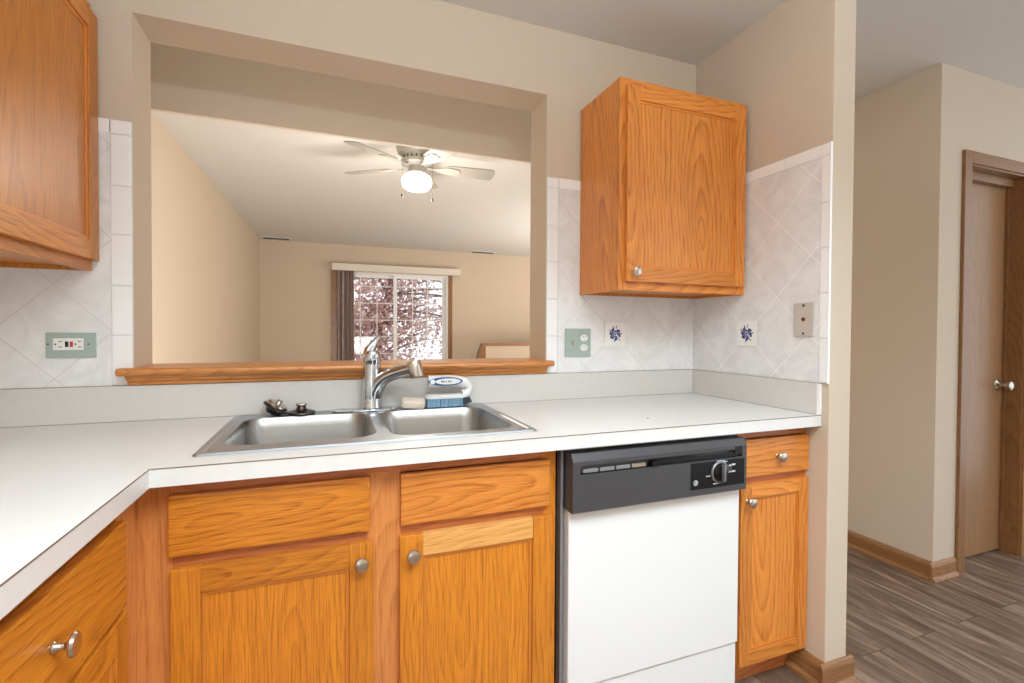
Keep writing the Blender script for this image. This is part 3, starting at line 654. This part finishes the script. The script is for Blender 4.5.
mk = [(dc[0]-.012, dc[0]-.004, .812-.0025), (dc[0]-.002, dc[0]+.006, .8135-.003), (dc[0]+.008, dc[0]+.02, .8115-.003), (dc[0]+.012, dc[0]+.03, .806), (dc[0]+.005, dc[0]+.016, .802), (dc[0]-.052, dc[0]-.036, .767), (dc[0]-.024, dc[0]-.002, .7415), (dc[0]+.048, dc[0]+.062, .793), (dc[0]+.048, dc[0]+.062, .772), (dc[0]+.036, dc[0]+.046, .791), (dc[0]+.036, dc[0]+.046, .772)]
B('printed_marks', markm, cp, [(a, b, cy-.0016, cy-.001, c, c+(.0028 if i < 7 else .005)) for i, (a, b, c) in enumerate(mk)], join=True)
B('rocker_switch', blackp, cp, [(dc[0]+.036, dc[0]+.045, cy-.004, cy-.001, .7775, .790)], .001)
# round emblem with a curled monogram
bm = bmesh.new(); ec = (f0+.018, cy-.0016, .7525)
prism(bm, [(ec[0]+.0088*math.cos(2*PI*i/24), ec[2]+.0088*math.sin(2*PI*i/24)) for i in range(24)], 'y', cy-.0016, cy-.0009); em = finish('emblem', bm, markm, cp)
bm = bmesh.new()
for sgn in (-1, 1):
    pts = [(ec[0]+sgn*.0026+.0028*math.cos(a)*1.0, cy-.0018, ec[2]+.0036*math.sin(a)) for a in [PI*.25+i*PI*1.5/10+(0 if sgn < 0 else .4) for i in range(11)]]
    tube(bm, pts, .0007, 5)
tube(bm, [(ec[0]+.0075*math.cos(2*PI*i/24), cy-.0018, ec[2]+.0075*math.sin(2*PI*i/24)) for i in range(25)], .0005, 5)
finish('emblem_monogram', bm, blackp, cp)

# ------------------------------------------------------------ upper right cabinet
UX0, UX1, UZ0, UZ1, UD = -.573, .014, 1.3555, 2.114, -.307
uc = thing('wall_cabinet', 'oak wall cabinet with one door, hung right of the opening', 'cabinet', ((UX0+UX1)/2, UD/2, UZ0))
uy = -.0098; UF = UD+.002
B('side_panel', OAKU['z'], uc, [(UX0, UX0+.014, UF+.019, uy, UZ0, UZ1)])
B('side_panel', OAKU['z'], uc, [(UX1-.014, UX1, UF+.019, uy, UZ0, UZ1)])
B('bottom_panel', OAKU['x'], uc, [(UX0+.0145, UX1-.0145, UF+.02, uy, UZ0+.012, UZ0+.026)])
B('back_panel', OAKU['z'], uc, [(UX0+.0145, UX1-.0145, uy-.006, uy, UZ0+.001, UZ1-.001)])
B('top_panel', OAKU['x'], uc, [(UX0+.0145, UX1-.0145, UF+.02, uy, UZ1-.014, UZ1)])
B('face_stile', OAKU['z'], uc, [(UX0-.002, UX0+.045, UF, UF+.0185, UZ0, UZ1), (UX1-.045, UX1, UF, UF+.0185, UZ0, UZ1)], .001)
B('face_rail', OAKU['x'], uc, [(UX0+.045, UX1-.045, UF+.0004, UF+.0185, UZ1-.045, UZ1), (UX0+.045, UX1-.045, UF+.0004, UF+.0185, UZ0, UZ0+.045)], .001)
ud = cab_door(uc, UX0+.022, UX1-.018, UZ0+.030, UZ1-.028, UF, 'y', OAKU, ((UX0+.052, UF-.019, UZ0+.065), (0, -1, 0)), st=.05)
B('hinge', nickel, uc, [(UX1-.017, UX1-.008, UF-.012, UF-.0005, z-.03, z+.03) for z in (UZ0+.12, UZ1-.14)], .001)
B('light_strip', blackm, uc, [(UX0+.2, UX0+.42, UF+.03, UF+.07, UZ0+.006, UZ0+.0118)])

# ------------------------------------------------------------ upper left cabinet (faces +x)
lx = -2.186; lz0, lz1 = 1.375, 2.15; ly0 = -.62
lu = thing('wall_cabinet', 'oak wall cabinet on the left wall, cropped by the photo edge', 'cabinet', (-2.36, -.31, lz0))
B('side_panel', OAK['z'], lu, [(XL+.002, lx-.02, -.024, -.010, lz0, lz1), (XL+.002, lx-.02, ly0, ly0+.014, lz0, lz1)])
B('bottom_panel', OAK['y'], lu, [(XL+.002, lx-.02, ly0+.0145, -.0245, lz0+.012, lz0+.026)])
B('top_panel', OAK['y'], lu, [(XL+.002, lx-.02, ly0+.0145, -.0245, lz1-.014, lz1)])
B('face_stile', OAK['z'], lu, [(lx-.0195, lx, -.05, -.0095, lz0, lz1), (lx-.0195, lx, ly0, ly0+.045, lz0, lz1)])
B('face_rail', OAK['y'], lu, [(lx-.0195, lx-.0004, ly0+.045, -.05, lz0, lz0+.045), (lx-.0195, lx-.0004, ly0+.045, -.05, lz1-.045, lz1)])
cab_door(lu, ly0+.018, -.012, lz0+.029, lz1-.036, lx, 'x', OAK, ((lx+.019, ly0+.045, lz0+.06), (1, 0, 0)), st=.055)

# ------------------------------------------------------------ outlets and plates
o = thing('wall_outlet', 'sage green outlet plate with red and black test buttons, left wall tile', 'outlet', (-2.24, -.009, 1.125))
B('plate', sage, o, [(-2.292, -2.177, -.0135, -.0072, 1.121, 1.193)], .002)
pl = B('receptacle', whitep, o, [(-2.275, -2.205, -.0155, -.0132, 1.143, 1.177)], .001)
B('black_button', blackg, pl, [(-2.247, -2.240, -.0172, -.0152, 1.152, 1.168)], .0006)
B('red_button', redp, pl, [(-2.236, -2.229, -.0172, -.0152, 1.152, 1.168)], .0006)
B('slots', blackm, pl, [(a, a+.008, -.0158, -.0150, z, z+.002) for a in (-2.262, -2.218) for z in (1.151, 1.167)]+[(a, a+.004, -.0158, -.0150, 1.158, 1.162) for a in (-2.2715, -2.2255)], join=True)
for a in (-2.287, -2.194):
    bm = bmesh.new(); lathe(bm, [(.0025, 0), (.002, .001), (0, .0012)], (a, -.0134, 1.16), (0, -1, 0), 10); finish('screw', bm, dsteel, o, True)
o = thing('switch_plate', 'sage green double plate with a light switch and a two-socket outlet', 'switch', (-.579, -.009, 1.1))
B('plate', sage, o, [(-.639, -.521, -.0135, -.0072, 1.1, 1.216)], .002)
B('toggle', plain('beige_toggle', (190, 178, 168), .4), o, [(-.608, -.598, -.026, -.0132, 1.150, 1.166)], .001)
for zc_ in (1.138, 1.178):
    bm = bmesh.new(); lathe(bm, [(.0165, 0), (.0165, .002), (0, .002)], (-.553, -.0134, zc_), (0, -1, 0), 20, 1, .85); s_ = finish('socket', bm, whitep, o, True)
    B('slots', blackm, s_, [(-.560, -.558, -.0158, -.0152, zc_, zc_+.008), (-.548, -.546, -.0158, -.0152, zc_, zc_+.008), (-.555, -.551, -.0158, -.0152, zc_-.009, zc_-.006)], join=True)
o = thing('phone_plate', 'almond metal phone jack plate with two screws on the right partition', 'wall plate', (W-.009, -.592, 1.195))
B('plate', almond, o, [(W-.0145, W-.0072, -.617, -.541, 1.193, 1.311)], .002)
for z in (1.203, 1.301):
    bm = bmesh.new(); lathe(bm, [(.0045, 0), (.004, .0015), (0, .002)], (W-.0145, -.579, z), (-1, 0, 0), 12); finish('screw', bm, dsteel, o, True)
bm = bmesh.new(); lathe(bm, [(.0075, 0), (.0075, .002), (.0, .0022)], (W-.0145, -.579, 1.252), (-1, 0, 0), 14); j = finish('jack', bm, brassm, o, True)
bm = bmesh.new(); lathe(bm, [(.004, .0016), (.004, .0032), (0, .0033)], (W-.0145, -.579, 1.2545), (-1, 0, 0), 10); finish('jack_hole', bm, blackm, j, True)

# ------------------------------------------------------------ hall door
hd_ = thing('door_1', None, None, ((DX0+DX1)/2, -.28, 0)); del hd_['label']; del hd_['category']; hd_['kind'] = 'structure'; hd_['label'] = 'flat brown veneer hall door with a round knob'
B('door_leaf', VEN, hd_, [(DX0+.018, DX1-.018, -.265, -.228, .012, DZ-.02)], .001)
frame('door_frame', TRIM['z'], hd_, DX0, DX1, 0, DZ, .016, -.345, -.215, 'y', .016, 0)
frame('door_stop', TRIM['z'], hd_, DX0+.016, DX1-.016, 0, DZ-.016, .014, -.28, -.267, 'y', .014, 0)
B('casing', TRIM['z'], hd_, [(DX0-.052, DX0+.006, -.356, -.3402, 0, DZ+.052), (DX1-.006, DX1+.052, -.356, -.3402, 0, DZ+.052)], .003)
B('head_casing', TRIM['x'], hd_, [(DX0+.006, DX1-.006, -.356, -.3402, DZ-.006, DZ+.052), (DX0+.03, DX1-.03, -.30, -.267, DZ-.06, DZ-.016)], .003)
bm = bmesh.new(); lathe(bm, [(.031, 0), (.031, .004), (.02, .010), (.011, .014), (.010, .034), (.022, .042), (.027, .052), (.024, .064), (.012, .07), (0, .071)], (DX1-.075, -.265, .925), (0, -1, 0)); finish('door_knob', bm, nickel, hd_, True)

# ------------------------------------------------------------ living room: patio door
wd = thing('window_1', None, None, (-.63, FYW, .02)); del wd['label']; del wd['category']; wd['kind'] = 'structure'; wd['label'] = 'white sliding patio door with square grids'
yw = FYW+.05
frame('window_frame', vinyl, wd, -1.435, .178, .02, 2.04, .03, FYW, yw+.08, 'y', .02, .03)
for (a, b, yy) in ((-1.405, -.582, yw+.04), (-.641, .148, yw)):
    s = frame('sash', vinyl, wd, a, b, .05, 2.02, .05, yy, yy+.035, 'y', .045, .10)
    B('pane', glassm, s, [(a+.05, b-.05, yy+.015, yy+.02, .14, 1.98)])
    wds = (b-a-.11)/3; mun = [(a+.055+i*wds-.006, a+.055+i*wds+.006, yy+.008, yy+.0145, .15, 1.975) for i in (1, 2)]
    mun += [(a+.055, b-.055, yy+.009, yy+.0135, 2.10-.25*i-.006, 2.10-.25*i+.006) for i in range(1, 8)]
    B('muntin', vinyl, s, mun, join=True)
B('casing', TRIM['z'], wd, [(-1.515, -1.437, FYW-.018, FYW-.0005, 0, 2.06), (.180, .240, FYW-.018, FYW-.0005, 0, 2.06)], .002)
vb = thing('vertical_blind', 'taupe vertical blinds bunched at the left of the patio door under a white valance', 'blind', (-.4, FYW-.05, 2.03))
B('valance', valm, vb, [(-1.505, .345, FYW-.115, FYW-.105, 2.045, 2.143), (-1.505, -1.495, FYW-.105, FYW-.001, 2.045, 2.143), (.335, .345, FYW-.105, FYW-.001, 2.045, 2.143), (-1.495, .335, FYW-.105, FYW-.001, 2.135, 2.143)], .001)
B('headrail', vinyl, vb, [(-1.49, .33, FYW-.08, FYW-.04, 2.05, 2.085)])
for i in range(13):
    x = -1.43+i*.0195
    bm = bmesh.new(); a = math.radians(78+20*math.sin(i*2.3)); dxx, dyy = math.cos(a)*.042, math.sin(a)*.042
    cx_, cy_ = x, FYW-.06
    p = [(-dxx, -dyy), (-dxx*.1+.004, 0), (dxx, dyy), (dxx*.98+.0012, dyy), (-dxx*.1+.0055, 0), (-dxx+.0012, -dyy)]
    prism(bm, [(cx_+q[0], cy_+q[1]) for q in p], 'z', .03, 2.05); finish('slat', bm, blindm, vb)
# half wall around the stairs with an oak cap
struct(B('wall_stair', paintL, None, [(.53, 3.59, 4.9, 5.0, 0, .985)]), 'low beige wall beside the stairs in the living room')
bm = bmesh.new(); box(bm, .49, 3.59, 4.885, 5.015, .985, 1.02, bev=.004)
cp_ = struct(finish('trim_6', bm, TRIM['x']), 'oak cap on the low stair wall')
bm = bmesh.new(); prism(bm, [(.49, 1.02), (.53, .985), (.53, .02), (.36, .50), (.44, .90)], 'y', 4.89, 5.01); finish('end_board', bm, TRIM['z'], cp_)
# ceiling registers
for (x0_, x1_, y_, lb_) in ((-2.37, -2.02, 5.55, 'slim ceiling air vent near the left corner of the living room'), (.50, .88, 5.57, 'slim ceiling air vent right of the patio door')):
    v = thing('ceiling_vent', lb_, 'vent', ((x0_+x1_)/2, y_, H), 'ceiling vents')
    B('frame', vinyl, v, [(x0_, x1_, y_-.06, y_+.06, H-.006, H-.0002)], .001)
    B('louver', dsteel, v, [(x0_+.015, x1_-.015, y_-.05+.02*k, y_-.042+.02*k, H-.009, H-.0055) for k in range(6)], join=True)

# ------------------------------------------------------------ ceiling fan
fc = Vector((-1.013, 1.40, H))
fn = thing('ceiling_fan', 'grey-white five-blade ceiling fan with a lit glass globe', 'ceiling fan', fc)
bm = bmesh.new(); lathe(bm, [(.10, 0), (.125, -.01), (.13, -.05), (.12, -.085), (.09, -.10), (.085, -.105), (.085, -.125), (.10, -.13), (.10, -.15), (.06, -.165), (.0, -.168)], fc, (0, 0, 1), 40); mt = finish('motor_housing', bm, fanw, fn, True)
bm = bmesh.new()
for k in range(18):
    a = 2*PI*k/18; c = fc+Vector((math.cos(a)*.0865, math.sin(a)*.0865, -.115)); tube(bm, [c-Vector((0, 0, .008)), c+Vector((0, 0, .008))], .0035, 6)
finish('vent_slots', bm, dsteel, fn)
ZBL = H-.165
for k in range(5):
    a = math.radians(-2+72*k); q = Matrix.Translation((fc.x, fc.y, ZBL)) @ Matrix.Rotation(a, 4, 'Z')
    bm = bmesh.new(); pit_ = Matrix.Rotation(math.radians(-13), 4, 'X')
    out = [(.20, -.05), (.24, -.056), (.46, -.066), (.50, -.062), (.512, -.045), (.516, 0), (.512, .045), (.50, .062), (.46, .066), (.24, .056), (.20, .05)]
    prism(bm, out, 'z', -.003, .003); bmesh.ops.transform(bm, matrix=q @ pit_, verts=bm.verts); b_ = finish('blade', bm, blade, fn)
    bm = bmesh.new(); prism(bm, [(.07, -.012), (.13, -.014), (.19, -.04), (.27, -.03), (.285, 0), (.27, .03), (.19, .04), (.13, .014), (.07, .012)], 'z', -.009, -.0035, .0015); bmesh.ops.transform(bm, matrix=q @ pit_, verts=bm.verts); finish('blade_bracket', bm, fanw, b_)
zg = H-.168
bm = bmesh.new(); lathe(bm, [(.045, 0), (.055, -.02), (.06, -.04), (.062, -.045), (0, -.046)], (fc.x, fc.y, zg+.002), (0, 0, 1), 32); finish('light_fitter', bm, fanw, fn, True)
bm = bmesh.new(); lathe(bm, [(.058, 0), (.08, -.012), (.094, -.03), (.097, -.055), (.09, -.08), (.07, -.098), (.035, -.108), (.012, -.112), (0, -.113)], (fc.x, fc.y, zg-.044), (0, 0, 1), 32); finish('glass_globe', bm, globe_m, fn, True)
for (dx_, dy_, ln) in ((-.095, -.03, .2), (.098, -.02, .21)):
    bm = bmesh.new(); p = fc+Vector((dx_, dy_, -.15)); tube(bm, [p, p-Vector((0, 0, ln))], .0012, 6); ch = finish('pull_chain', bm, brassm, fn)
    bm = bmesh.new(); lathe(bm, [(.0, 0), (.005, -.004), (.008, -.016), (.005, -.024), (0, -.026)], p-Vector((0, 0, ln)), (0, 0, 1), 12); finish('chain_pull', bm, dsteel, ch, True)
pt = bpy.data.lights.new('fan_lamp', 'POINT'); pt.energy = 10; pt.shadow_soft_size = .09; pt.color = (1, .93, .82)
po = bpy.data.objects.new('fan_lamp', pt); po.location = (fc.x, fc.y, zg-.26); COL.objects.link(po)

# ------------------------------------------------------------ outside
g = struct(B('ground', grass, None, [(-14, 16, FYW+.14, 30, -3.5, -3.0)]))
tr = thing('maple_tree', 'mauve-red leaved tree outside the patio door', 'tree', (-.9, 9.6, -3.0))
bm = bmesh.new(); rnd = random.Random(11)
tk = bez([(-.9, 9.6, -3.05), (-.85, 9.6, -1.2), (-.75, 9.6, .4), (-.2, 9.7, 2.4), (.1, 9.7, 3.6)], 18); tube(bm, tk, [.17-.007*i for i in range(19)], 12)
tips = []
for k in range(70):
    a = rnd.uniform(0, 2*PI); b0 = tk[rnd.randrange(6, 17)]; L_ = rnd.uniform(1.0, 2.4)
    e_ = b0+Vector((math.cos(a)*L_, math.sin(a)*L_*.7, rnd.uniform(-.4, 1.0)))
    ps = bez([b0, b0.lerp(e_, .5)+Vector((0, 0, .25)), e_], 6); tube(bm, ps, [.035-.0045*i for i in range(7)], 6); tips += ps[1:]
finish('trunk', bm, bark, tr, True)
bm = bmesh.new()
for k in range(17000):
    c = tips[rnd.randrange(len(tips))]+Vector((rnd.gauss(0, .3), rnd.gauss(0, .3), rnd.gauss(0, .3)))
    if c.x > .55 and c.z > 1.75 and rnd.random() < .85: continue
    n = Vector((rnd.gauss(0, 1), rnd.gauss(0, 1)-.6, rnd.gauss(0, 1))).normalized(); u = n.orthogonal().normalized(); v = n.cross(u); q = rnd.uniform(.022, .045)
    bm.faces.new([bm.verts.new(c+p_) for p_ in (u*q*1.2, u*.35*q+v*.8*q, -u*q*.8+v*.35*q, -u*q*1.1, -u*q*.8-v*.35*q, u*.35*q-v*.8*q)])
o = finish('foliage', bm, leafm, tr); o['kind'] = 'stuff'

bm = bmesh.new(); lathe(bm, [(.0, 0), (.0028, .0004), (.0026, .0018), (0, .0024)], (-.582, -.50, ZC+.0002), (0, 0, 1), 9, 1.2, .8)
tag(finish('crumb', bm, blackm), 'tiny black crumb on the white counter above the dishwasher', 'crumb')
